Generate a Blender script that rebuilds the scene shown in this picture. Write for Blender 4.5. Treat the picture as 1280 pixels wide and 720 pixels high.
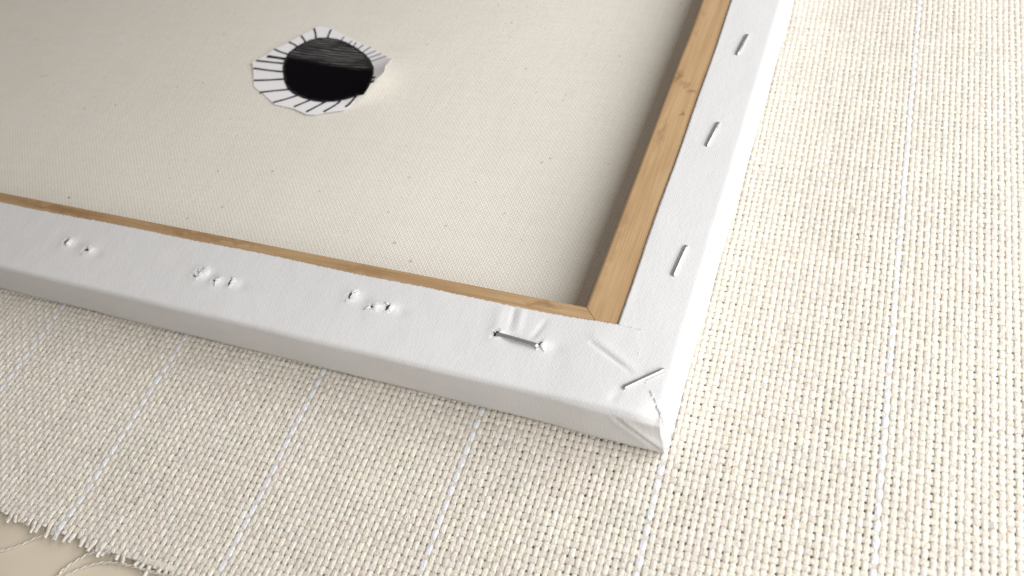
import bpy, bmesh, math, random
import numpy as np
from mathutils import Matrix, Vector, noise as mnoise

random.seed(7)
RNG = np.random.default_rng(11)
for o in list(bpy.data.objects):
    bpy.data.objects.remove(o, do_unlink=True)
scene = bpy.context.scene
COL = scene.collection
MM = 0.001

# ------------------------------------------------------------------ camera
# world axes: x along the lower stretcher bar, y along the right-hand bar, outer frame corner at the origin
cam_d = bpy.data.cameras.new('camera')
cam = bpy.data.objects.new('camera', cam_d)
COL.objects.link(cam)
R = Matrix(((0.92544067, 0.34310405, -0.16074569),
            (-0.17974875, 0.77103622, 0.61089568),
            (0.33354153, -0.53645387, 0.77522080)))          # world -> camera
cam.matrix_world = Matrix.Translation(Vector((29.284, -98.017, 201.761)) * MM) @ R.transposed().to_4x4()
cam_d.sensor_width = 36.0
cam_d.lens = 36.0 * 1080.43 / 1280.0
cam_d.clip_start = 0.01
cam_d.clip_end = 20.0
cam_d.dof.use_dof = True
cam_d.dof.focus_distance = 0.245
cam_d.dof.aperture_fstop = 15.0
scene.camera = cam

# ------------------------------------------------------------------ world + light
world = bpy.data.worlds.new('World')
scene.world = world
world.use_nodes = True
bg = world.node_tree.nodes['Background']
bg.inputs[0].default_value = (1.0, 0.89, 0.79, 1)
bg.inputs[1].default_value = 0.23

def area(name, loc, target, sx, sy, power, color):
    l = bpy.data.lights.new(name, 'AREA')
    l.shape = 'RECTANGLE'
    l.size, l.size_y, l.energy, l.color = sx, sy, power, color
    o = bpy.data.objects.new(name, l)
    COL.objects.link(o)
    o.location = loc
    o.rotation_euler = (Vector(target) - Vector(loc)).to_track_quat('-Z', 'Y').to_euler()
    return o

area('window_light', (0.355, 0.035, 0.315), (-0.02, 0.04, 0.0), 0.84, 0.44, 5.75, (0.99, 0.99, 1.0))

vs = scene.view_settings
vs.view_transform = 'Standard'
vs.look = 'None'
vs.exposure = 0.0
vs.gamma = 1.0
vs.use_curve_mapping = False

# ------------------------------------------------------------------ helpers
def link(name, me, mat=None, parent=None, smooth=True):
    o = bpy.data.objects.new(name, me)
    COL.objects.link(o)
    if mat is not None:
        me.materials.append(mat)
    if parent is not None:
        o.parent = parent
    if smooth and len(me.polygons):
        me.polygons.foreach_set('use_smooth', np.ones(len(me.polygons), dtype=bool))
    me.update()
    return o

def mesh_np(name, V, F, tint=None):
    """V in millimetres, F quads (n,4) or list of faces."""
    me = bpy.data.meshes.new(name)
    V = np.asarray(V, dtype=np.float32) * MM
    if isinstance(F, np.ndarray):
        k = F.shape[1]
        me.vertices.add(len(V)); me.vertices.foreach_set('co', V.ravel())
        me.loops.add(F.size); me.loops.foreach_set('vertex_index', F.astype(np.int32).ravel())
        me.polygons.add(len(F)); me.polygons.foreach_set('loop_start', np.arange(0, F.size, k, dtype=np.int32))
        me.update(calc_edges=True)
    else:
        me.from_pydata(V.tolist(), [], F)
    if tint is not None:
        a = me.attributes.new('tint', 'FLOAT_COLOR', 'POINT')
        a.data.foreach_set('color', np.asarray(tint, dtype=np.float32).ravel())
    return me

def empty(name, label, cat, loc=(0, 0, 0)):
    o = bpy.data.objects.new(name, None)
    o.empty_display_size = 0.02
    COL.objects.link(o)
    o.location = loc
    o['label'] = label
    o['category'] = cat
    return o

def grid_faces(n, m):
    i, j = np.meshgrid(np.arange(n - 1), np.arange(m - 1), indexing='ij')
    a = (i * m + j).ravel()
    return np.stack([a, a + m, a + m + 1, a + 1], 1)

def vnoise(x, y, seed=0.0):
    """smooth noise for arrays (sum of sheared sines, no visible grid)"""
    s = np.zeros(np.broadcast(x, y).shape)
    r = np.random.default_rng(int(seed * 100) + 3)
    for k in range(9):
        a = r.uniform(0, 2 * math.pi); f = r.uniform(.5, 1.8); p = r.uniform(0, 6.28)
        s = s + np.sin((x * math.cos(a) + y * math.sin(a)) * f * 2.2 + p)
    return s / 4.0

def smooth01(t):
    t = np.clip(t, 0, 1)
    return t * t * (3 - 2 * t)

# ------------------------------------------------------------------ materials
class NT:
    def __init__(s, name):
        s.m = bpy.data.materials.new(name)
        s.m.use_nodes = True
        s.t = s.m.node_tree
        s.b = s.t.nodes['Principled BSDF']
    def n(s, typ, **kw):
        x = s.t.nodes.new(typ)
        for k, v in kw.items():
            if k.startswith('i_'):
                x.inputs[int(k[2:])].default_value = v
            else:
                setattr(x, k, v)
        return x
    def l(s, a, b):
        s.t.links.new(a, b)
    def coord(s, scale=(1, 1, 1), rot=(0, 0, 0)):
        c = s.n('ShaderNodeTexCoord')
        mp = s.n('ShaderNodeMapping')
        mp.inputs['Scale'].default_value = scale
        mp.inputs['Rotation'].default_value = rot
        s.l(c.outputs['Object'], mp.inputs['Vector'])
        return mp.outputs['Vector']
    def noise(s, vec, scale, detail=3, rough=.55):
        x = s.n('ShaderNodeTexNoise')
        x.inputs['Scale'].default_value = scale
        x.inputs['Detail'].default_value = detail
        x.inputs['Roughness'].default_value = rough
        s.l(vec, x.inputs['Vector'])
        return x.outputs['Fac']
    def ramp(s, fac, stops):
        r = s.n('ShaderNodeValToRGB')
        e = r.color_ramp.elements
        while len(e) < len(stops):
            e.new(.5)
        for q, (p, c) in zip(e, stops):
            q.position = p
            q.color = (*c, 1) if len(c) == 3 else c
        s.l(fac, r.inputs[0])
        return r.outputs[0]
    def mix(s, fac, a, b, mode='MIX'):
        x = s.n('ShaderNodeMix', data_type='RGBA', blend_type=mode)
        for sock, v in ((x.inputs[0], fac), (x.inputs[6], a), (x.inputs[7], b)):
            if hasattr(v, 'is_linked'):
                s.l(v, sock)
            elif isinstance(v, (int, float)):
                sock.default_value = v
            else:
                sock.default_value = (*v, 1)
        return x.outputs[2]
    def math(s, op, a, b=0.0, c=None):
        x = s.n('ShaderNodeMath', operation=op)
        for k, v in enumerate((a, b) if c is None else (a, b, c)):
            if hasattr(v, 'is_linked'):
                s.l(v, x.inputs[k])
            else:
                x.inputs[k].default_value = v
        return x.outputs[0]
    def bump(s, h, strength, dist, prev=None):
        x = s.n('ShaderNodeBump')
        x.inputs['Strength'].default_value = strength
        x.inputs['Distance'].default_value = dist
        s.l(h, x.inputs['Height'])
        if prev is not None:
            s.l(prev, x.inputs['Normal'])
        return x.outputs['Normal']
    def out(s, col=None, rough=.8, normal=None, spec=.3, metal=0.0):
        if col is not None:
            if hasattr(col, 'is_linked'):
                s.l(col, s.b.inputs['Base Color'])
            else:
                s.b.inputs['Base Color'].default_value = (*col, 1)
        if hasattr(rough, 'is_linked'):
            s.l(rough, s.b.inputs['Roughness'])
        else:
            s.b.inputs['Roughness'].default_value = rough
        if normal is not None:
            s.l(normal, s.b.inputs['Normal'])
        s.b.inputs['Specular IOR Level'].default_value = spec
        s.b.inputs['Metallic'].default_value = metal
        return s.m
    def weave(s, pitch_x, pitch_y, wob=0.0):
        """height of a fine plain weave, pitch in metres"""
        c = s.n('ShaderNodeTexCoord')
        v = c.outputs['Object']
        if wob:
            nz = s.n('ShaderNodeTexNoise')
            nz.inputs['Scale'].default_value = 60
            nz.inputs['Detail'].default_value = 2
            s.l(v, nz.inputs['Vector'])
            va = s.n('ShaderNodeVectorMath', operation='MULTIPLY_ADD')
            va.inputs[1].default_value = (wob, wob, 0)
            s.l(nz.outputs['Color'], va.inputs[0]); s.l(v, va.inputs[2])
            v = va.outputs[0]
        sp = s.n('ShaderNodeSeparateXYZ'); s.l(v, sp.inputs[0])
        sx = s.math('SINE', s.math('MULTIPLY', sp.outputs[0], math.pi / pitch_x))
        sy = s.math('SINE', s.math('MULTIPLY', sp.outputs[1], math.pi / pitch_y))
        ax, ay = s.math('ABSOLUTE', sx), s.math('ABSOLUTE', sy)
        pr = s.math('MULTIPLY', sx, sy)                      # which thread is on top
        return s.math('ADD', s.math('MULTIPLY', s.math('MULTIPLY', ax, ay), .7), s.math('MULTIPLY', pr, .35)), ax, ay

def mat_yarn(name, col_scale=(1, 1, 1), sat=True):
    q = NT(name)
    at = q.n('ShaderNodeAttribute', attribute_name='tint')
    v = q.coord()
    n1 = q.noise(v, 900, 3)
    n2 = q.noise(v, 2600, 2)
    c = q.mix(1.0, at.outputs['Color'], q.ramp(n1, [(.3, (.86, .85, .83)), (.7, (1.0, 1.0, 1.0))]), 'MULTIPLY')
    c = q.mix(1.0, c, col_scale, 'MULTIPLY')
    nm = q.bump(n2, 1.0, .0005)
    nm = q.bump(n1, .3, .0005, nm)
    m = q.out(c, .95, nm, .08)
    q.b.inputs['Subsurface Weight'].default_value = .55
    q.b.inputs['Subsurface Radius'].default_value = (1.0, .9, .75)
    q.b.inputs['Subsurface Scale'].default_value = .0007
    q.b.inputs['Sheen Weight'].default_value = .12
    q.b.inputs['Sheen Roughness'].default_value = .5
    return m

def mat_raw_canvas():
    q = NT('raw_cotton_canvas')
    h, ax, ay = q.weave(.00080, .00086, .0006)
    v = q.coord()
    big = q.noise(v, 22, 4)
    fine = q.noise(v, 500, 3)
    sx = q.noise(q.coord((1, .06, 1)), 1300, 2)
    sy = q.noise(q.coord((.06, 1, 1)), 1300, 2)
    c = q.ramp(big, [(.3, (.845, .818, .738)), (.7, (.885, .860, .785))])
    c = q.mix(.42, c, q.ramp(h, [(.0, (.60, .565, .49)), (.8, (.92, .90, .84))]))
    c = q.mix(.10, c, q.ramp(q.math('ADD', q.math('MULTIPLY', sx, .5), q.math('MULTIPLY', sy, .5)), [(.38, (.52, .48, .42)), (.62, (.95, .92, .86))]))
    # cotton seed specks
    vo = q.n('ShaderNodeTexVoronoi'); vo.inputs['Scale'].default_value = 62
    q.l(v, vo.inputs['Vector'])
    spot = q.math('LESS_THAN', vo.outputs['Distance'], q.math('MULTIPLY', q.math('SUBTRACT', q.noise(v, 55, 1), .40), .16))
    c = q.mix(q.math('MULTIPLY', spot, .62), c, (.20, .14, .09))
    vo2 = q.n('ShaderNodeTexVoronoi'); vo2.inputs['Scale'].default_value = 210
    q.l(v, vo2.inputs['Vector'])
    spot2 = q.math('LESS_THAN', vo2.outputs['Distance'], q.math('MULTIPLY', q.math('SUBTRACT', q.noise(v, 190, 1), .43), .50))
    c = q.mix(q.math('MULTIPLY', spot2, .42), c, (.30, .23, .16))
    nm = q.bump(h, .45, .00025)
    nm = q.bump(fine, .25, .0003, nm)
    return q.out(c, .95, nm, .1)

def mat_primed():
    q = NT('white_primed_canvas')
    h, ax, ay = q.weave(.00060, .00060, .0006)
    v = q.coord()
    big = q.noise(v, 30, 3)
    fine = q.noise(v, 1500, 3, .6)
    mid = q.noise(q.coord((1, .35, 1)), 420, 3)
    c = q.ramp(big, [(.3, (.680, .681, .682)), (.72, (.722, .722, .722))])
    c = q.mix(.07, c, q.ramp(fine, [(.35, (.55, .55, .55)), (.65, (.90, .90, .90))]))
    c = q.mix(.07, c, q.ramp(h, [(0, (.50, .50, .50)), (.8, (.90, .90, .90))]))
    blot = q.ramp(q.noise(v, 110, 5, .7), [(.58, (0, 0, 0)), (.76, (1, 1, 1))])
    c = q.mix(q.math('MULTIPLY', blot, .25), c, (.62, .60, .57))
    nm = q.bump(h, .16, .0002)
    nm = q.bump(mid, .12, .0005, nm)
    nm = q.bump(fine, .22, .0003, nm)
    nm = q.bump(q.noise(v, 200, 4, .6), .12, .0007, nm)
    return q.out(c, .85, nm, .15)

def mat_wood(name, axis, tone=1.0, knots=()):
    q = NT(name)
    a, b = .05, 1.0
    sc = (a, b, b) if axis == 'x' else (b, a, b)
    v = q.coord(sc)
    w = q.noise(v, 420, 4, .6)
    fib = q.noise(q.coord((.012, 1, 1) if axis == 'x' else (1, .012, 1)), 2600, 3)
    big = q.noise(q.coord((.4, 1, 1) if axis == 'x' else (1, .4, 1)), 75, 4, .6)
    c = q.ramp(w, [(.30, (.43 * tone, .268 * tone, .132 * tone)), (.50, (.52 * tone, .342 * tone, .180 * tone)), (.72, (.57 * tone, .400 * tone, .225 * tone))])
    c = q.mix(q.ramp(big, [(.46, (0, 0, 0)), (.72, (.55, .55, .55))]), c, (.36 * tone, .205 * tone, .090 * tone))
    c = q.mix(.14, c, q.ramp(fib, [(.35, (.25, .15, .07)), (.62, (.70, .52, .32))]))
    # small knots
    vo = q.n('ShaderNodeTexVoronoi'); vo.inputs['Scale'].default_value = 38
    q.l(q.coord((.55, 1, 1) if axis == 'x' else (1, .55, 1)), vo.inputs['Vector'])
    kn = q.ramp(vo.outputs['Distance'], [(.02, (1, 1, 1)), (.10, (0, 0, 0))])
    c = q.mix(q.math('MULTIPLY', kn, .55), c, (.17, .085, .035))
    co = q.n('ShaderNodeTexCoord')
    wob = q.n('ShaderNodeTexNoise'); wob.inputs['Scale'].default_value = 260; wob.inputs['Detail'].default_value = 3
    q.l(co.outputs['Object'], wob.inputs['Vector'])
    vm = q.n('ShaderNodeVectorMath', operation='MULTIPLY_ADD'); vm.inputs[1].default_value = (.006, .006, 0)
    q.l(wob.outputs['Color'], vm.inputs[0]); q.l(co.outputs['Object'], vm.inputs[2])
    for (kx, ky, rx, ry, amt) in knots:
        mp = q.n('ShaderNodeMapping')
        mp.inputs['Location'].default_value = (-(kx * MM + .003) / (rx * MM), -(ky * MM + .003) / (ry * MM), 0)
        mp.inputs['Scale'].default_value = (1 / (rx * MM), 1 / (ry * MM), 0)
        q.l(vm.outputs[0], mp.inputs['Vector'])
        ln = q.n('ShaderNodeVectorMath', operation='LENGTH'); q.l(mp.outputs[0], ln.inputs[0])
        mk = q.ramp(ln.outputs['Value'], [(.35, (amt, amt, amt)), (1.0, (0, 0, 0))])
        c = q.mix(mk, c, (.20, .105, .045))
    nm = q.bump(fib, .25, .0002)
    return q.out(c, .68, nm, .25)

def simple(name, col, rough=.8, metal=0.0, spec=.3, bump=None):
    q = NT(name)
    v = q.coord()
    n = q.noise(v, bump[0] if bump else 300, 3)
    lo = tuple(x * .88 for x in col); hi = tuple(min(1, x * 1.06) for x in col)
    nm = q.bump(n, bump[1], bump[2]) if bump else None
    return q.out(q.ramp(n, [(.3, lo), (.7, hi)]), rough, nm, spec, metal)

M_WARP = mat_yarn('cotton_warp')
M_WEFT = mat_yarn('cotton_weft', (.985, .975, .96))
M_GUIDE = mat_yarn('white_guide_yarn')
M_RAW = mat_raw_canvas()
M_PRIMED = mat_primed()
M_WOODX = mat_wood('pine_along_x', 'x', .84, [(-40.0, 26.5, 6.0, 1.6, .5), (-150.0, 27.0, 30.0, 1.5, .4), (-95.0, 26.0, 14.0, 2.0, .3), (-215.0, 26.0, 24.0, 1.6, .45)])
M_WOODY = mat_wood('pine_along_y', 'y', .93, [(-26.8, 124.0, 1.8, 4.2, .6), (-24.0, 120.5, 1.4, 2.0, .35), (-21.0, 117.5, 1.9, 1.3, .5), (-21.5, 107.5, 1.2, 1.0, .7), (-25.0, 97.0, 1.5, 9.0, .35), (-27.5, 50.0, 2.6, 22.0, .30), (-27.8, 150.0, 2.4, 18.0, .30)])
M_STEEL = simple('galvanised_staple_wire', (.74, .75, .77), .27, .92, .9, (900, .15, .0002))
M_HOLE = simple('torn_wood_in_staple_hole', (.30, .235, .165), .95)
M_TORN = simple('torn_primed_fibres', (.76, .76, .765), .9, 0, .1, (900, .3, .0003))

def mat_paper():
    q = NT('white_drawing_paper')
    v = q.coord()
    n = q.noise(v, 700, 4)
    return q.out(q.ramp(n, [(.3, (.88, .88, .895)), (.7, (.91, .91, .925))]), .75, q.bump(n, .12, .0002), .25)
M_PAPER = mat_paper()

def mat_ink_disc():
    q = NT('black_marker_fill')
    v = q.coord((.09, 1, 1), (0, 0, math.radians(16)))
    st = q.noise(v, 1500, 3, .6)
    br = q.noise(q.coord((.35, 1, 1), (0, 0, math.radians(12))), 160, 3)
    wv = q.n('ShaderNodeTexWave', wave_type='BANDS', bands_direction='Y')
    wv.inputs['Scale'].default_value = 210; wv.inputs['Distortion'].default_value = 7.0
    wv.inputs['Detail'].default_value = 2.5; wv.inputs['Detail Scale'].default_value = .8
    q.l(q.coord((.22, 1, 1), (0, 0, math.radians(17))), wv.inputs['Vector'])
    thin = q.ramp(wv.outputs['Fac'], [(.78, (0, 0, 0)), (.95, (1, 1, 1))])
    mask = q.math('MULTIPLY', thin, q.ramp(br, [(.38, (.10, .10, .10)), (.56, (1, 1, 1))]))
    # loosely hatched half lies above the pencilled line across the disc
    c = q.n('ShaderNodeTexCoord'); sp = q.n('ShaderNodeSeparateXYZ'); q.l(c.outputs['Object'], sp.inputs[0])
    side = q.math('ADD', q.math('MULTIPLY', sp.outputs[0], 0.18), sp.outputs[1])     # + above
    up = q.n('ShaderNodeMapRange'); up.inputs['From Min'].default_value = -.0012; up.inputs['From Max'].default_value = .0016
    q.l(side, up.inputs['Value'])
    f = q.math('MULTIPLY', mask, up.outputs[0])
    base = q.mix(up.outputs[0], (.003, .0026, .004), (.026, .025, .026))
    col = q.mix(f, base, (.27, .265, .26))
    return q.out(col, .7, q.bump(st, .3, .0003), .05)
M_INKD = mat_ink_disc()
M_INK = simple('black_ink_line', (.012, .011, .014), .5, 0, .3)

def mat_table():
    q = NT('pale_wood_table')
    v = q.coord((1, .25, 1), (0, 0, math.radians(25)))
    n = q.noise(v, 60, 4, .55)
    big = q.noise(q.coord((1, .5, 1), (0, 0, math.radians(25))), 26, 2)
    c = q.ramp(n, [(.3, (.56, .485, .375)), (.7, (.66, .585, .465))])
    c = q.mix(q.ramp(big, [(.40, (0, 0, 0)), (.62, (.8, .8, .8))]), c, (.72, .64, .51))
    return q.out(c, .32, q.bump(n, .1, .0004), .5)
M_TABLE = mat_table()

# ------------------------------------------------------------------ table
bm = bmesh.new()
bmesh.ops.create_cube(bm, size=1.0)
for v in bm.verts:
    v.co = Vector((v.co.x * 1.10 - .10, v.co.y * .90 + .12, v.co.z * .025 - .0125 - .0018))
bmesh.ops.bevel(bm, geom=bm.edges[:], offset=.003, segments=2, affect='EDGES')
me = bpy.data.meshes.new('table_top'); bm.to_mesh(me); bm.free()
tb = link('table_top', me, M_TABLE, smooth=False)
tb['kind'] = 'structure'

# ------------------------------------------------------------------ woven cloth
TH = 0.0385
CT, ST = math.cos(TH), math.sin(TH)
OFF = -0.58
PA = 50.8 / 29.0          # pitch between warp yarns
PB = 2.0                  # pitch between weft yarns
cloth = empty('woven_cloth', 'cream open-weave cotton cloth with white guide lines and a frayed edge, under the frame', 'cloth')

def to_world(a, b):
    return a * CT - b * ST, a * ST + b * CT

def cloth_z(x, y):
    """gentle waves, and the frayed corner stands slightly off the table"""
    z = .22 * vnoise(x / 60., y / 60., 1) + .05 * vnoise(x / 17., y / 17., 2)
    z = z * smooth01(np.maximum(np.abs(y + 45) / 60, np.abs(x - 60) / 80) + .3)
    return z - .46 + .9 * smooth01((-52 - y) / 16.0)

def yarn_arrays(points_c, halfw, halfh, side, K=6, span=235):
    """points_c (n,3) centre line; side (n,3) unit sideways; returns verts and faces of one open-bottomed yarn"""
    n = len(points_c)
    ang = np.radians(np.linspace(-(span - 180) / 2, 180 + (span - 180) / 2, K))
    cx, sz = np.cos(ang), np.sin(ang)
    cx = np.sign(cx) * np.abs(cx) ** .78; sz = np.sign(sz) * np.abs(sz) ** .78
    V = points_c[:, None, :] + side[:, None, :] * (halfw[:, None] * cx[None])[:, :, None]
    V[:, :, 2] += halfh[:, None] * sz[None]
    return V.reshape(-1, 3), grid_faces(n, K)

def yarn_tint(n, guide=False):
    if guide:
        base = np.array([.89, .89, .915])
        k = 1 + .02 * RNG.standard_normal((n, 1))
        t = base * k
    else:
        base = np.array([.882, .832, .742]) * (1 + .022 * RNG.standard_normal())
        base = base * (1 + .005 * RNG.standard_normal(3))
        # slow slubs along the yarn
        x = np.linspace(0, n / 4.0, n)
        s = .035 * np.sin(x * RNG.uniform(.15, .35) + RNG.uniform(0, 6)) + .03 * np.sin(x * RNG.uniform(.5, 1.1) + RNG.uniform(0, 6))
        hue = .012 * np.sin(x[:, None] * RNG.uniform(.1, .5, 3)[None] + RNG.uniform(0, 6, 3)[None])
        cell = np.repeat(RNG.standard_normal(n // 4 + 2), 4)[:n] * .017
        t = base[None] * (1 + s[:, None] + hue + cell[:, None])
    return np.concatenate([t, np.ones((n, 1))], 1)

I0, I1 = -160, 76
J1 = 121
def b_edge(a):
    return (-66.3 - a * ST) / CT
NS = 4
K = 6
ZC = -.58
warpV, warpF, warpT, nb = [], [], [], 0
for i in range(I0, I1):
    a0 = OFF + i * PA
    guide = (i % 29 == 0)
    bs = b_edge(a0) + RNG.uniform(-1.9, .9)
    if RNG.random() < .12:
        bs -= RNG.uniform(.5, 2.2)
    be = 14.0 if a0 < -14 else J1 * PB
    b = np.arange(bs, be + .01, PB / NS)
    n = len(b)
    drift = .10 * np.sin(b / RNG.uniform(18, 40) + RNG.uniform(0, 6)) + .07 * np.sin(b / RNG.uniform(5, 9) + RNG.uniform(0, 6)) + .05 * RNG.standard_normal()
    ph = np.cos(math.pi * (b / PB + i))
    ph = np.sign(ph) * np.abs(ph) ** .6
    amp = .135 * (1 + .10 * np.sin(b / 7.3 + RNG.uniform(0, 6)))
    fray = smooth01((b_edge(a0) + 1.2 - b) / 2.0)
    z = ZC + (.06 if guide else 0) + amp * (.8 if guide else 1) * ph * (1 - fray) - .25 * fray
    a = a0 + drift + fray * RNG.uniform(-1.2, .8)
    hw = PA * .5 * ((.96 if guide else .825) + .14 * np.abs(ph) + .04 * ph + .035 * RNG.standard_normal(n)) * RNG.uniform(.93, 1.05) * (1 + .05 * np.sin(b / RNG.uniform(2.5, 6) + RNG.uniform(0, 6))) * (1 - .35 * fray)
    hh = np.full(n, .33)
    x, y = to_world(a, b)
    zz = z + cloth_z(x, y)
    side = np.tile(np.array([CT, ST, 0.]), (n, 1))
    V, F = yarn_arrays(np.stack([x, y, zz], 1), hw, hh, side, K)
    T = np.repeat(yarn_tint(n, guide), K, 0)
    if guide:
        g = link('guide_yarn', mesh_np('guide_yarn', V, F, T), M_GUIDE, cloth)
        g['label'] = 'white guide line yarn running through the cream cloth'
    else:
        warpV.append(V); warpF.append(F + nb); warpT.append(T); nb += len(V)
o = link('warp_yarns', mesh_np('warp_yarns', np.concatenate(warpV), np.concatenate(warpF), np.concatenate(warpT)), M_WARP, cloth)
o['kind'] = 'stuff'

weftV, weftF, weftT, nb = [], [], [], 0
J0 = -36
for j in range(J0, J1):
    b0 = j * PB
    a_lo = OFF + (I0 - .5) * PA if b0 <= 14 else -14.0
    a_hi = OFF + (I1 - .5) * PA
    a = np.arange(a_lo, a_hi, PA / NS)
    keep = b_edge(a) + .4 + 1.6 * smooth01(vnoise(a / 14., a * 0, 21) * .9 + .2) < b0
    if keep.sum() < 8:
        continue
    a = a[keep]
    n = len(a)
    drift = .10 * np.sin(a / RNG.uniform(18, 40) + RNG.uniform(0, 6)) + .06 * np.sin(a / RNG.uniform(5, 9) + RNG.uniform(0, 6)) + .05 * RNG.standard_normal()
    ph = -np.cos(math.pi * ((a - OFF) / PA + j))
    ph = np.sign(ph) * np.abs(ph) ** .6
    gd = np.exp(-((((a - OFF) / 50.8 + .5) % 1 - .5) * 50.8 / .8) ** 2)
    z = ZC - .09 * gd + .105 * ph * (1 + .10 * np.sin(a / 6.1 + RNG.uniform(0, 6)))
    hw = PB * .5 * (.80 + .13 * np.abs(ph) + .03 * ph + .035 * RNG.standard_normal(n) - .12 * gd) * RNG.uniform(.93, 1.05) * (1 + .05 * np.sin(a / RNG.uniform(2.5, 6) + RNG.uniform(0, 6)))
    hh = np.full(n, .325)
    b = b0 + drift
    x, y = to_world(a, b)
    zz = z + cloth_z(x, y)
    side = np.tile(np.array([-ST, CT, 0.]), (n, 1))
    V, F = yarn_arrays(np.stack([x, y, zz], 1), hw, hh, side, K)
    F = F[:, ::-1]
    weftV.append(V); weftF.append(F + nb); weftT.append(np.repeat(yarn_tint(n), K, 0)); nb += len(V)
o = link('weft_yarns', mesh_np('weft_yarns', np.concatenate(weftV), np.concatenate(weftF), np.concatenate(weftT)), M_WEFT, cloth)
o['kind'] = 'stuff'

# ---- fine cotton fuzz standing off the yarns
NF = 9000
fx = RNG.uniform(-260, 110, NF * 3); fy = RNG.uniform(-66, 215, NF * 3)
okf = ((fx > 1.5) | (fy < -1.5))
fx, fy = fx[okf][:NF], fy[okf][:NF]
NE = 520                                                # longer wisps along the frayed edge
fx = np.concatenate([fx, RNG.uniform(-240, 60, NE)]); fy = np.concatenate([fy, RNG.normal(-66.3, .9, NE)])
nf = len(fx)
edge_f = np.arange(nf) >= nf - NE
L_ = np.where(edge_f, RNG.uniform(1.5, 4.5, nf), RNG.uniform(.8, 2.6, nf)); an = RNG.uniform(0, 6.28, nf); cu = RNG.normal(0, .7, nf); hgt = RNG.uniform(.05, .45, nf)
base_z = cloth_z(fx, fy) + ZC + .36
sec = []
for k in range(4):
    f = k / 3.0
    aa = an + cu * f
    px = fx + L_ * f * np.cos(an + cu * f * .5); py = fy + L_ * f * np.sin(an + cu * f * .5)
    pz = base_z + hgt * math.sin(f * 2.7)
    for q in range(3):
        t = 2 * math.pi * q / 3
        rr = (np.where(edge_f, .055, .032) * (1 - .5 * f))
        sec.append(np.stack([px - np.sin(aa) * rr * math.cos(t), py + np.cos(aa) * rr * math.cos(t), pz - np.where(edge_f, .8 * f, 0) + rr * math.sin(t)], 1))
FV = np.stack(sec, 1)                                   # fibre, 12, 3
ff = []
for k in range(3):
    for q in range(3):
        ff.append((k * 3 + q, k * 3 + (q + 1) % 3, k * 3 + 3 + (q + 1) % 3, k * 3 + 3 + q))
FF = (np.arange(nf) * 12)[:, None, None] + np.array(ff)[None]
o = link('cotton_fuzz', mesh_np('cotton_fuzz', FV.reshape(-1, 3), FF.reshape(-1, 4), np.tile(np.array([[.87, .82, .73, 1]]), (nf * 12, 1))), M_WARP, cloth)
o['kind'] = 'stuff'

# ---- loose unravelled threads at the frayed edge
def catmull(P, sub):
    P = np.asarray(P, float)
    Q = np.concatenate([[2 * P[0] - P[1]], P, [2 * P[-1] - P[-2]]])
    out = []
    for k in range(1, len(Q) - 2):
        t = np.linspace(0, 1, sub, endpoint=False)[:, None]
        p0, p1, p2, p3 = Q[k - 1], Q[k], Q[k + 1], Q[k + 2]
        out.append(.5 * (2 * p1 + (p2 - p0) * t + (2 * p0 - 5 * p1 + 4 * p2 - p3) * t ** 2 + (3 * p1 - p0 - 3 * p2 + p3) * t ** 3))
    out.append(P[-1:])
    return np.concatenate(out)

def tube(P, rad, K=7):
    P = np.asarray(P, float)
    n = len(P)
    t = np.gradient(P, axis=0); t /= np.linalg.norm(t, axis=1)[:, None]
    up = np.array([0, 0, 1.0])
    s = np.cross(t, up); s /= np.linalg.norm(s, axis=1)[:, None] + 1e-9
    u = np.cross(s, t)
    ang = np.linspace(0, 2 * math.pi, K, endpoint=False)
    rad = np.broadcast_to(np.asarray(rad, float), (n,))
    V = P[:, None] + rad[:, None, None] * (np.cos(ang)[None, :, None] * s[:, None] + np.sin(ang)[None, :, None] * u[:, None])
    F = []
    for i in range(n - 1):
        for k in range(K):
            F.append((i * K + k, i * K + (k + 1) % K, (i + 1) * K + (k + 1) % K, (i + 1) * K + k))
    F.append(tuple(range(K))[::-1]); F.append(tuple((n - 1) * K + k for k in range(K)))
    return V.reshape(-1, 3), F

def plied(P, r, turns_per_mm=.22, name='loose_thread'):
    """two plies twisted round each other, joined into one thread"""
    C = catmull(P, 14)
    s = np.concatenate([[0], np.cumsum(np.linalg.norm(np.diff(C, axis=0), axis=1))])
    VV, FF, k0 = [], [], 0
    for q in range(2):
        a = 2 * math.pi * turns_per_mm * s + q * math.pi
        t = np.gradient(C, axis=0); t /= np.linalg.norm(t, axis=1)[:, None]
        sd = np.cross(t, [0, 0, 1.0]); sd /= np.linalg.norm(sd, axis=1)[:, None]
        off = sd * (np.cos(a) * r * .62)[:, None]
        off[:, 2] += np.sin(a) * r * .62
        V, F = tube(C + off, r * .62 * np.minimum(1, .3 + (s[-1] - s) / 1.5), 6)
        VV.append(V); FF += [tuple(x + k0 for x in f) for f in F]; k0 += len(V)
    V = np.concatenate(VV)
    T = np.tile(np.array([[.80, .76, .68, 1]]), (len(V), 1))
    return link(name, mesh_np(name, V, FF, T), M_WARP, cloth)

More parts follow.
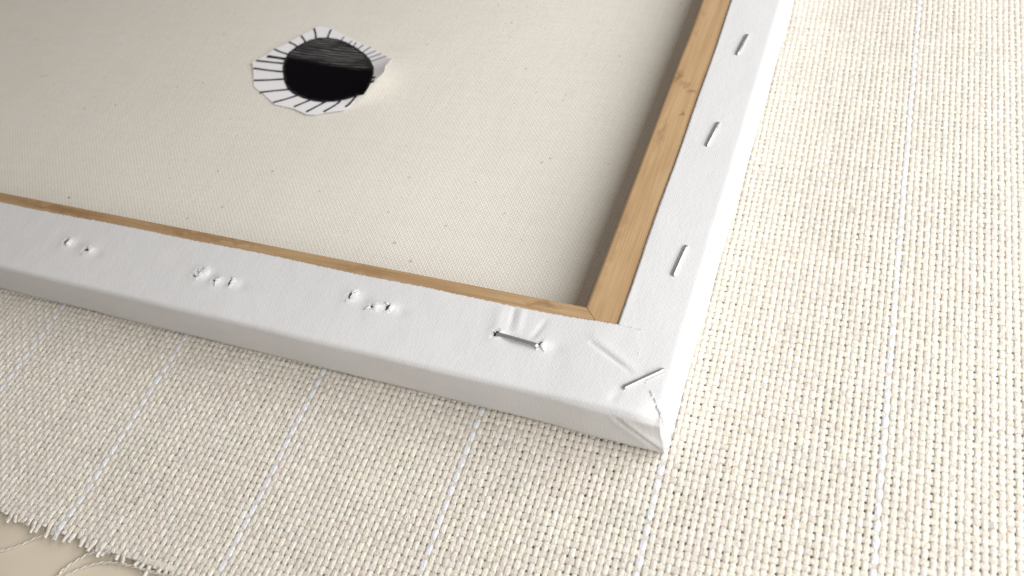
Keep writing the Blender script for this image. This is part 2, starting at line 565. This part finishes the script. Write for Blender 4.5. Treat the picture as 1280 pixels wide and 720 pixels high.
plied([(-150.5, -65.4, .1), (-153.6, -67.0, -.6), (-157.0, -69.2, -1.1), (-160.4, -72.2, -1.35), (-164.2, -74.7, -1.4), (-170, -77.0, -1.4)], .34)
plied([(-132.0, -65.8, .0), (-135.2, -66.7, -.4), (-138.3, -68.1, -.9), (-140.5, -70.4, -1.2), (-142.5, -73.2, -1.3), (-143.4, -76.4, -1.35), (-143.0, -80.5, -1.35)], .42)
plied([(-108.0, -65.9, .0), (-115.2, -66.7, -.3), (-124.0, -67.2, -.6), (-130.4, -68.0, -1.0), (-134.8, -69.6, -1.2), (-138.4, -72.2, -1.3), (-141.2, -75.2, -1.3), (-142.2, -79.0, -1.35)], .36)

# ------------------------------------------------------------------ stretched canvas
H = 17.35                 # top of the wooden bars
WID, HEI = 430.0, 305.0
TCK = 0.42                # canvas thickness shown on the back
canvas = empty('stretched_canvas', 'white canvas stretched on a pine frame lying face down, corner towards us', 'canvas')

def place(side, s, u):
    if side == 'bottom': return -s, u
    if side == 'right': return -u, s
    if side == 'top': return -s, HEI - u
    return -WID + u, s

SIDE_LEN = {'bottom': WID, 'top': WID, 'right': HEI, 'left': HEI}

def bar(side, mat):
    # profile (inset, z): bevelled inner edge, top rebated where the canvas covers it
    ue = 17.0 if side == 'right' else 21.0
    prof = [(2.8, 1.6), (2.8, 12.5), (ue, 12.5), (ue + .3, H), (27.6, H), (28.1, H - .18), (28.3, H - .7), (28.3, 3.2), (25.0, 2.2)]
    L = SIDE_LEN[side]
    fr = np.linspace(0, 1, 40)
    V = []
    for t in fr:
        for (u, z) in prof:
            s0, s1 = u + .09, L - u - .09
            x, y = place(side, s0 + (s1 - s0) * t, u)
            V.append((x, y, z))
    n, m = len(fr), len(prof)
    F = []
    for i in range(n - 1):
        for k in range(m):
            F.append((i * m + k, i * m + (k + 1) % m, (i + 1) * m + (k + 1) % m, (i + 1) * m + k))
    F.append(tuple(range(m))[::-1]); F.append(tuple((n - 1) * m + k for k in range(m)))
    me_ = mesh_np('stretcher_bar', V, F)
    b_ = bmesh.new(); b_.from_mesh(me_); bmesh.ops.recalc_face_normals(b_, faces=b_.faces[:]); b_.to_mesh(me_); b_.free()
    return link('stretcher_bar', me_, mat, canvas, smooth=False)

for side, m in (('bottom', M_WOODX), ('right', M_WOODY), ('top', M_WOODX), ('left', M_WOODY)):
    bar(side, m)

# back of the canvas seen inside the frame
nx, ny = 150, 110
gx, gy = np.meshgrid(np.linspace(-WID + 1.5, -1.5, nx), np.linspace(1.5, HEI - 1.5, ny), indexing='ij')
gz = .42 + .10 * vnoise(gx / 45., gy / 45., 4) + .03 * vnoise(gx / 14., gy / 14., 5)
o = link('canvas_back', mesh_np('canvas_back', np.stack([gx, gy, gz], -1).reshape(-1, 3), grid_faces(nx, ny)), M_RAW, canvas)
o['label'] = 'unprimed beige back of the canvas with small seed specks'

# ---- white flap wrapped over the bars
HOLES = [(-199.3, 13.7, .75, 1.15), (-189.6, 12.3, .95, .6), (-145.2, 13.5, .85, .65), (-146.0, 11.9, .75, .9), (-138.9, 11.3, .6, .35),
         (-133.6, 11.7, .5, .9), (-94.5, 15.9, .55, 1.2), (-81.8, 14.6, .6, .95), (-86.3, 13.9, .7, .4), (-48.6, 13.7, .9, .8), (-36.2, 13.4, .5, .6)]
HOLES = [(a, b, c * 1.08, d * 1.08) for a, b, c, d in HOLES]
def flap_dz(x, y):
    z = .05 * vnoise(x / 16., y / 16., 6) + .025 * vnoise(x / 5., y / 5., 7)
    for hx, hy, rx, ry in HOLES:
        r2 = ((x - hx) ** 2 + (y - hy) ** 2)
        z = z + .22 * np.exp(-r2 / (2 * 1.9 ** 2)) + .22 * np.exp(-(((x - hx - 1.7) / 1.05) ** 2 + ((y - hy - .5) / .85) ** 2) / 2) - .22 * np.exp(-(((x - hx - 4.2) / 1.6) ** 2 + ((y - hy + .4) / 1.2) ** 2) / 2)
    def groove(p, q, depth, w):
        px, py = p; dx, dy = q[0] - px, q[1] - py
        L2 = dx * dx + dy * dy
        t = np.clip(((x - px) * dx + (y - py) * dy) / L2, 0, 1)
        d2 = (x - px - t * dx) ** 2 + (y - py - t * dy) ** 2
        return depth * np.exp(-d2 / (2 * w * w)) * np.sin(math.pi * np.clip(t * .9 + .08, 0, 1)) ** .5
    z = z - groove((-23.5, 17.1), (-11.2, 11.0), .40, .38) + groove((-23.0, 18.4), (-11.0, 12.4), .25, .9)
    z = z - groove((-47.2, 25.0), (-45.6, 15.5), .22, .5) + groove((-44.8, 25.0), (-43.4, 15.5), .20, .7)
    z = z - groove((-37.2, 21.0), (-38.9, 14.5), .25, .6)
    z = z + groove((-50.5, 22.0), (-49.0, 14.0), .22, 1.2)
    z = z - groove((-12.5, 5.2), (-13.8, 1.0), .18, .8)
    return z

def flap_profile(side, edge, rt, rb, lean, fine):
    """list of (inset, z) from the cut edge over the top, down the outside and under"""
    zt = H + TCK
    P = [(edge, zt - TCK + .02)]
    P += [(u, zt) for u in np.linspace(edge, rt - lean, max(3, int((edge - rt) / fine)))]
    for a in np.linspace(0, math.pi / 2, 7)[1:]:
        P.append((rt - lean - rt * math.sin(a), zt - rt + rt * math.cos(a)))
    zs = np.linspace(zt - rt, rb, 14)[1:]
    for z in zs:
        P.append((-lean * (z - rb) / (zt - rt - rb), z))
    for a in np.linspace(0, math.pi / 2, 5)[1:]:
        P.append((rb - rb * math.cos(a), rb - rb * math.sin(a)))
    P.append((rb + 4, .0))
    return np.array(P)

def edge_jag(s, amp, seed):
    r = np.random.default_rng(seed)
    n = len(s)
    w = r.standard_normal(n) * amp
    w[::3] *= 2.0
    slow = .25 * np.sin(s / 31. + seed) + .15 * np.sin(s / 9. + seed * 2)
    return w * .6 + slow

def corner_soft(V):
    """the wrapped corner is bulky and slumps: rounded off, lowered and crumpled"""
    x, y, z = V[:, 0], V[:, 1], V[:, 2]
    d = np.hypot(x, y)
    k = np.exp(-(d / 5.5) ** 2)
    hz = smooth01((z - 4) / 10)
    V = V.copy()
    V[:, 2] -= 1.5 * np.exp(-(d / 4.5) ** 2) * hz
    V[:, 0] -= .9 * np.exp(-(d / 3.5) ** 2) * hz
    V[:, 1] += .8 * np.exp(-(d / 3.5) ** 2) * hz
    cr = vnoise(x / 2.6 + z / 5., y / 2.6 - z / 4., 31)
    V[:, 2] += .16 * cr * np.exp(-(d / 9) ** 2) * hz
    V[:, 0] += .14 * cr * k
    V[:, 1] -= .16 * cr * k
    return V

def wrap_bottom():
    P = flap_profile('bottom', 23.95, 1.5, 2.4, .7, .42)
    m = len(P)
    nt = int((m - 26))
    s = np.concatenate([np.arange(0, 215, .42), np.linspace(215, WID, 120)])
    n = len(s)
    S, U = np.meshgrid(s, P[:, 0], indexing='ij')
    Z = np.tile(P[:, 1], (n, 1))
    # the layer ends at the corner along a torn fold; s is squeezed towards that end
    def s_end(u, z):
        top = np.interp(u, [-.8, 1.4, 5, 8.9, 15.2, 20, 25], [.35, .75, 3.6, 7.0, 10.4, 11.8, 12.6])
        return np.where(z > H - .4, top, .28)
    E = s_end(U, Z)
    r = np.random.default_rng(5)
    E = E + (.05 * r.standard_normal(m)[None, :] + .5 * np.sin(U * .9 + 1)) * (Z > 10) * smooth01((U - .5) / 3)
    S2 = np.where(S < 30, E + (30 - E) * (S / 30), S)
    top = Z > H - .3
    cut = np.clip((U - 20) / 4, 0, 1) * top
    jag = edge_jag(s, .10, 3)[:, None]
    U2 = U + jag * cut
    X, Y = -S2, U2
    # lies over the right-hand layer near the corner
    over = smooth01((34 - S2) / 16.0) * .50
    Zd = Z + top * (flap_dz(X, Y) * smooth01((24.2 - U) / 1.2) * smooth01((U + .2) / 2.5) + over)
    Y = Y - (~top) * (over * .9)
    # soft waves and the tucked fold on the outer face
    face = (~top) & (Z > .6)
    bul = .10 * vnoise(X / 22., Z / 9., 9)
    q_ = X + 12.5 - (16.5 - Z) * .85
    fold = (-.75 * np.exp(-(q_ / .75) ** 2) + .55 * np.exp(-((q_ - 2.0) / 1.3) ** 2) + .25 * np.exp(-((q_ + 2.2) / 1.6) ** 2)) * smooth01((X + 15) / 4) * smooth01((Z - 1.5) / 4)
    Y = Y - face * (bul + fold * smooth01((17 - Z) / 2.5))
    V = corner_soft(np.stack([X, Y, Zd], -1).reshape(-1, 3))
    F = grid_faces(n, m)
    c = V[F].mean(1)
    kill = np.zeros(len(F), bool)
    for hx, hy, rx, ry in HOLES:
        kill |= (((c[:, 0] - hx) / rx) ** 2 + ((c[:, 1] - hy) / ry) ** 2 < 1) & (c[:, 2] > 16)
    o = link('canvas_wrap', mesh_np('canvas_wrap', V, F[~kill]), M_PRIMED, canvas)
    o['label'] = 'white flap on the near bar with torn staple holes and a jagged edge'

def wrap_right():
    P = flap_profile('right', 18.3, 2.6, 1.4, .0, .6)
    m = len(P)
    rc = 2.6
    s = np.concatenate([np.linspace(HEI, 200, 30, endpoint=False), np.arange(200, rc, -.7), [rc]])
    rows = []
    for q in s:
        jag = .18 * math.sin(q / 27.) + .10 * math.sin(q / 8.) + .03 * random.gauss(0, 1)
        u = P[:, 0] + jag * np.clip((P[:, 0] - 14) / 4, 0, 1)
        x, y, z = -u, np.full(m, q), P[:, 1].copy()
        top = z > H - .3
        z = z + top * (.05 * vnoise(x / 16., y / 16., 6) + .03 * vnoise(x / 6., y / 6., 8)) * smooth01((18.3 - u) / 2) * smooth01(u / 2)
        x = x + (~top) * .10 * vnoise(y / 22., z / 9., 10)
        rows.append(np.stack([x, y, z], 1))
    for a in np.linspace(0, math.pi / 2, 7)[1:]:
        u = np.minimum(P[:, 0], rc)
        d = rc - u
        rows.append(np.stack([-rc + d * math.cos(a), rc - d * math.sin(a), P[:, 1]], 1))
    for e in (2, 5):
        u = np.minimum(P[:, 0], rc)
        rows.append(np.stack([np.full(m, -rc - e), u + .02, P[:, 1]], 1))
    V = corner_soft(np.concatenate(rows))
    o = link('canvas_wrap', mesh_np('canvas_wrap', V, grid_faces(len(rows), m)[:, ::-1]), M_PRIMED, canvas)
    o['label'] = 'smooth white flap stapled along the right-hand bar'

def wrap_plain(side):
    P = flap_profile(side, 21.0, 1.5, 1.2, .0, 1.5)
    s = np.linspace(0, SIDE_LEN[side], 160)
    V = []
    for q in s:
        for u, z in P:
            qq = min(max(q, min(u, 20) if u > 0 else 0), SIDE_LEN[side] - max(min(u, 20), 0))
            x, y = place(side, qq, u)
            V.append((x, y, z + (.004 if side == 'top' else .0)))
    link('canvas_wrap', mesh_np('canvas_wrap', V, grid_faces(len(s), len(P))), M_PRIMED, canvas)

wrap_bottom()
wrap_right()
wrap_plain('top')
wrap_plain('left')

# ---- staple holes: a dark pocket in the wood, and torn fibres round it
for k, (hx, hy, rx, ry) in enumerate(HOLES):
    V, F = [], []
    n = 12
    for lv, (sc, z) in enumerate([(1.5, H + .25), (1.15, H - .4), (.9, H - 2.0), (.45, H - 3.2)]):
        for a in range(n):
            t = 2 * math.pi * a / n
            w = sc * (1 + .15 * math.sin(3 * t + k))
            V.append((hx + rx * w * math.cos(t), hy + ry * w * math.sin(t), z))
    for lv in range(3):
        for a in range(n):
            F.append((lv * n + a, lv * n + (a + 1) % n, (lv + 1) * n + (a + 1) % n, (lv + 1) * n + a))
    F.append(tuple(3 * n + a for a in range(n)))
    hole = link('staple_hole', mesh_np('staple_hole', V, F), M_HOLE, canvas)
    # ragged lips of torn canvas, higher on the right of the hole
    r = random.Random(40 + k)
    V, F = [], []
    n = 22
    big = 1.0 + .35 * r.random()
    for lv in range(4):
        for a in range(n):
            t = 2 * math.pi * a / n + r.uniform(-.1, .1)
            lip = .05 + .62 * max(0, math.cos(t - .25)) ** 1.5 + r.uniform(-.14, .26)
            rr = [.85 + r.uniform(-.25, .45), 1.0 + r.uniform(0, .3), 0, 0][lv] if lv < 2 else 1.0
            if lv == 0:
                x, y, z = hx + rx * rr * math.cos(t), hy + ry * rr * math.sin(t), H + .40 + lip
            elif lv == 1:
                x, y, z = hx + (rx * rr + .25) * math.cos(t), hy + (ry * rr + .22) * math.sin(t), H + .50 + lip * .85
            else:
                d = (.7 if lv == 2 else 1.8) * big * r.uniform(.75, 1.25)
                x, y = hx + (rx + d) * math.cos(t), hy + (ry + d * .85) * math.sin(t)
                z = float(H + TCK + flap_dz(np.array(x), np.array(y))) + (lip * .35 if lv == 2 else -.06)
            V.append((x, y, z))
    for lv in range(3):
        for a in range(n):
            F.append((lv * n + a, (lv + 1) * n + a, (lv + 1) * n + (a + 1) % n, lv * n + (a + 1) % n))
    # loose curled shards
    for q in range(3):
        t = r.uniform(-1.3, 1.6) if q < 2 else r.uniform(0, 6.28)
        bx, by = hx + (rx + .3) * math.cos(t), hy + (ry + .3) * math.sin(t)
        ln, wd, up = r.uniform(.8, 2.0), r.uniform(.12, .36), r.uniform(.15, .5)
        dx, dy = math.cos(t + r.uniform(-.9, .9)), math.sin(t + r.uniform(-.9, .9))
        b0 = len(V)
        for st in range(4):
            f = st / 3
            w = wd * (1 - f * f * .8)
            z = H + .60 + up * math.sin(f * 2.6) - .05 * f
            px, py = bx + dx * ln * (f - .25), by + dy * ln * (f - .25)
            for sg in (-1, 1):
                for dz in (0, .12):
                    V.append((px - dy * w * sg, py + dx * w * sg, z + dz))
        for st in range(3):
            a, c = b0 + st * 4, b0 + st * 4 + 4
            F += [(a + 1, a + 3, c + 3, c + 1), (a, c, c + 2, a + 2), (a, a + 1, c + 1, c), (a + 2, c + 2, c + 3, a + 3)]
        F.append((b0 + 12, b0 + 13, b0 + 15, b0 + 14)); F.append((b0, b0 + 2, b0 + 3, b0 + 1))
    link('torn_canvas', mesh_np('torn_canvas', V, F), M_TORN, canvas)

# ---- torn edge of the folded layer at the corner
r = random.Random(91)
V, F = [], []
line = [(-12.4, 24.0), (-11.6, 20.0), (-10.4, 15.2), (-8.6, 12.0), (-7.0, 8.9), (-5.0, 6.6), (-3.4, 4.6), (-1.6, 2.4), (-.6, .9), (-.35, -.4)]
for q in range(26):
    f = (r.random() ** .35) * (len(line) - 1.001)
    i = int(f); f -= i
    px0 = line[i][0] + (line[i + 1][0] - line[i][0]) * f + r.uniform(-.25, .25)
    py0 = line[i][1] + (line[i + 1][1] - line[i][1]) * f + r.uniform(-.25, .25)
    t = r.uniform(-2.2, 1.6)
    ln, wd, up = r.uniform(.5, 1.8), r.uniform(.07, .26), r.uniform(.0, .3)
    dx, dy = math.cos(t), math.sin(t)
    dip = .9 if py0 < .9 else 0.0
    b0 = len(V)
    for st in range(4):
        g = st / 3
        w = wd * (1 - g * .8)
        z = H + .86 - dip + up * math.sin(g * 2.6) - .25 * g - 1.5 * math.exp(-(px0 * px0 + py0 * py0) / 20.)
        for sg in (-1, 1):
            for dz in (0, .12):
                V.append((px0 + dx * ln * (g - .3) - dy * w * sg, py0 + dy * ln * (g - .3) + dx * w * sg, z + dz))
    for st in range(3):
        a, c = b0 + st * 4, b0 + st * 4 + 4
        F += [(a + 1, a + 3, c + 3, c + 1), (a, c, c + 2, a + 2), (a, a + 1, c + 1, c), (a + 2, c + 2, c + 3, a + 3)]
    F.append((b0 + 12, b0 + 13, b0 + 15, b0 + 14)); F.append((b0, b0 + 2, b0 + 3, b0 + 1))
o = link('torn_fibres', mesh_np('torn_fibres', V, F), M_TORN, canvas)
o['label'] = 'ragged torn edge of the folded canvas at the corner'

# ---- staples
def staple(p, q, z0, z1, w=1.3, t=.80, sink=1.4, label=None):
    """flat-wire staple: two legs sunk in the canvas, bends and a crown from p to q"""
    p, q = np.array([*p, z0]), np.array([*q, z1])
    d = q - p; L = np.linalg.norm(d); d = d / L
    side = np.cross([0, 0, 1.0], d); side /= np.linalg.norm(side)
    upv = np.cross(d, side)
    path = []                                  # (pos, normal)
    rb = .75
    down = np.array([0, 0, -1.0])
    path.append((p + down * (sink + rb), -d))
    for a in np.linspace(0, math.pi / 2, 6):
        path.append((p + d * rb * (1 - math.cos(a)) + down * rb * (1 - math.sin(a)), -d * math.cos(a) + upv * math.sin(a)))
    for f in (.35, .65):
        path.append((p + d * L * f + upv * .03, upv))
    for a in np.linspace(math.pi / 2, 0, 6):
        path.append((q - d * rb * (1 - math.cos(a)) + down * rb * (1 - math.sin(a)), d * math.cos(a) + upv * math.sin(a)))
    path.append((q + down * (sink + rb), d))
    V, F = [], []
    cw, chh = w / 2, t / 2
    sec = [(cw * math.cos(a_) , chh * math.sin(a_)) for a_ in np.linspace(math.pi * 1.25, -math.pi * .75, 12, endpoint=False)]
    m = len(sec)
    for pos, nrm in path:
        for (sx, sz) in sec:
            V.append(tuple(pos + side * sx + nrm * sz))
    for i in range(len(path) - 1):
        for k in range(m):
            F.append((i * m + k, i * m + (k + 1) % m, (i + 1) * m + (k + 1) % m, (i + 1) * m + k))
    F.append(tuple(range(m))); F.append(tuple((len(path) - 1) * m + k for k in range(m)))
    me_ = mesh_np('staple', V, F)
    b_ = bmesh.new(); b_.from_mesh(me_); bmesh.ops.recalc_face_normals(b_, faces=b_.faces[:]); b_.to_mesh(me_); b_.free()
    o = link('staple', me_, M_STEEL, canvas)
    if label:
        o['label'] = label
    return o

ZT = H + TCK
staple((-10.5, 137.2), (-9.3, 148.0), ZT + .34, ZT + .30)
staple((-10.7, 93.5), (-9.5, 104.2), ZT + .30, ZT + .36)
staple((-8.5, 43.2), (-7.5, 54.2), ZT + .34, ZT + .30)
staple((-11.8, 5.9), (-3.5, 13.8), ZT + .80, ZT + .50, label='staple set diagonally across the folded corner')
staple((-48.4, 13.7), (-36.4, 12.5), ZT + .35, ZT + .95, label='loosened staple standing out of the torn near flap')
staple((-10.0, 190.0), (-9.0, 200.7), ZT + .16, ZT + .16)

# ------------------------------------------------------------------ paper cutout with drawn disc
OUT= [[-203.37, 126.23], [-200.68, 122.25], [-194.64, 112.69], [-189.22, 110.02], [-179.76, 104.41], [-170.57, 103.48], [-163.43, 101.26], [-159.73, 101.59], [-156.21, 103.37], [-149.24, 105.86], [-146.15, 110.55], [-142.26, 112.89], [-140.59, 115.8], [-135.28, 118.83], [-138.32, 129.63], [-145.06, 135.18], [-155.05, 141.12], [-169.64, 147.84], [-177.97, 151.6], [-182.06, 152.65], [-186.22, 153.12], [-190.52, 146.28], [-193.71, 140.74], [-197.67, 135.39], [-199.44, 131.15], [-202.42, 127.66]]
PUP= [[-186.39, 123.13], [-188.36, 127.24], [-189.56, 133.01], [-188.73, 137.03], [-187.06, 140.23], [-184.07, 143.63], [-180.09, 145.32], [-175.2, 145.34], [-169.65, 144.12], [-162.15, 140.51], [-154.64, 135.55], [-149.24, 130.73], [-142.8, 122.79], [-141.28, 118.26], [-141.37, 115.97], [-142.78, 112.42], [-145.41, 112.14], [-150.29, 110.9], [-155.76, 109.72], [-161.05, 108.72], [-166.53, 109.16], [-172.75, 110.8], [-177.75, 113.08], [-181.93, 116.98]]
LIN= [[-198.29, 130.4, -188.45, 129.88], [-201.84, 127.29, -188.03, 127.27], [-200.68, 122.85, -186.07, 122.57], [-196.59, 116.23, -183.22, 118.71], [-189.85, 109.92, -178.29, 113.44], [-180.93, 105.25, -172.97, 110.59], [-170.71, 104.3, -166.35, 108.6], [-164.07, 102.4, -159.17, 108.83], [-156.92, 103.5, -152.76, 110.45], [-149.46, 107.48, -146.11, 112.19], [-141.94, 118.13, -140.27, 118.1], [-141.64, 116.6, -140.01, 116.49], [-197.46, 135.03, -189.89, 132.97], [-193.61, 140.56, -187.96, 138.13], [-190.42, 145.48, -185.96, 141.38], [-187.22, 151.09, -182.56, 144.32], [-179.15, 151.45, -177.47, 145.4], [-170.53, 147.21, -170.31, 144.05], [-165.41, 144.54, -165.41, 142.07], [-162.9, 143.71, -162.65, 140.8], [-158.64, 142.14, -159.53, 138.87], [-154.61, 140.93, -155.89, 136.58], [-150.86, 138.38, -153.36, 135.06], [-147.34, 136.23, -151.04, 132.72], [-143.57, 133.77, -148.72, 129.82]]
EX, EY = -168.0, 128.0
eye = empty('paper_cutout', 'small white paper cutout with drawn black disc and radiating lines, lying on beige canvas', 'paper cutout', (EX * MM, EY * MM, .0))
CA = np.array([-189.5, 131.0]); CD = np.array([44., -8.]); CL = np.linalg.norm(CD); CD = CD / CL; CN = np.array([-CD[1], CD[0]])

def paper_z(x, y):
    qx, qy = x - CA[0], y - CA[1]
    t = qx * CD[0] + qy * CD[1]; v = qx * CN[0] + qy * CN[1]
    ss = np.maximum(np.clip(t / CL, -.3, 1.35), 0)
    ridge = .9 + 4.5 * ss ** 1.6 + 22 * np.maximum(ss - .85, 0) ** 2
    fall = np.where(v > 0, np.abs(v) / 24., np.abs(v) / 15.)
    k = ridge * np.maximum(1 - np.minimum(fall, 1) ** 1.3 * np.where(v > 0, .75, .9), .1)
    return .75 + k

def inside(px, py, poly):
    c = np.zeros(px.shape, bool)
    n = len(poly)
    for i in range(n):
        x0, y0 = poly[i]; x1, y1 = poly[(i + 1) % n]
        cond = ((y0 > py) != (y1 > py)) & (px < (x1 - x0) * (py - y0) / (y1 - y0 + 1e-12) + x0)
        c ^= cond
    return c

def draped(name, poly, lift, thick, mat, step=1.0, roundit=False):
    """polygon triangulated with inner points, laid on the paper's surface, with a thickness"""
    P = np.array(poly, float)
    if roundit:
        P = catmull(np.concatenate([P, P[:1]]), 5)[:-1]
    # resample the boundary
    B = []
    for i in range(len(P)):
        a, b = P[i], P[(i + 1) % len(P)]
        k = max(1, int(np.linalg.norm(b - a) / step))
        for t in range(k):
            B.append(a + (b - a) * t / k)
    B = np.array(B)
    x0, y0 = B.min(0); x1, y1 = B.max(0)
    gx_, gy_ = np.meshgrid(np.arange(x0, x1, step), np.arange(y0, y1, step))
    pts = np.stack([gx_.ravel(), gy_.ravel()], 1)
    ok = inside(pts[:, 0], pts[:, 1], B)
    pts = pts[ok]
    dd = np.min(np.linalg.norm(pts[:, None] - B[None], axis=2), 1)
    pts = pts[dd > step * .45]
    from mathutils.geometry import delaunay_2d_cdt
    allp = [Vector(q) for q in np.concatenate([B, pts])]
    nB = len(B)
    vo_, eo_, fo_, *_ = delaunay_2d_cdt(allp, [], [list(range(nB))], 1, 1e-5)
    A = np.array([[q.x, q.y] for q in vo_])
    z = paper_z(A[:, 0], A[:, 1]) + lift
    n = len(A)
    top = np.column_stack([A[:, 0] - EX, A[:, 1] - EY, z])
    bot = top.copy(); bot[:, 2] -= thick
    F = [tuple(f) for f in fo_] + [tuple(i + n for i in reversed(f)) for f in fo_]
    cnt = {}
    for f in fo_:
        for i in range(len(f)):
            e = (f[i], f[(i + 1) % len(f)])
            cnt[e] = 1
    for (a, b) in list(cnt):
        if (b, a) not in cnt:
            F.append((b, a, a + n, b + n))
    o = link(name, mesh_np(name, np.concatenate([top, bot]), F), mat, eye, smooth=False)
    return o

draped('paper', OUT, 0.0, .22, M_PAPER, .8)
draped('ink_disc', PUP, .13, .06, M_INKD, 1.0, True)
oc = catmull(np.array(PUP + PUP[:1], float), 4)[:-1]
cen = oc.mean(0)
nO = len(oc)
ring = []
for q, wd in ((0, .35), (1, -.75)):
    for i in range(nO):
        p_ = oc[i]; dv = (p_ - cen) / np.linalg.norm(p_ - cen)
        w_ = wd * (1 + .35 * math.sin(i * 1.7) + .2 * math.sin(i * .6)) if q else wd * (.5 + .5 * math.sin(i * .9) ** 2)
        p_ = p_ + dv * w_
        ring.append((p_[0] - EX, p_[1] - EY, float(paper_z(p_[0], p_[1])) + .17))
ringF = [(i, (i + 1) % nO, nO + (i + 1) % nO, nO + i) for i in range(nO)]
link('ink_outline', mesh_np('ink_outline', ring, ringF), M_INK, eye)
for k, (xa, ya, xb, yb) in enumerate(LIN):
    a, b = np.array([xa, ya]), np.array([xb, yb])
    d = b - a; L = np.linalg.norm(d); d /= L
    nn = np.array([-d[1], d[0]])
    w = .40 if 12 <= k < 17 else (.24 if k >= 17 else .46)
    if k == 0:
        w = .75
    b = b + d * .6
    mid = (a + b) / 2 + nn * random.uniform(-.25, .25)
    draped('ink_line', [a - nn * w, mid - nn * w * .8, b - nn * w * 1.0, b + nn * w * 1.0, mid + nn * w * .8, a + nn * w], .18, .10, M_INK, .8)
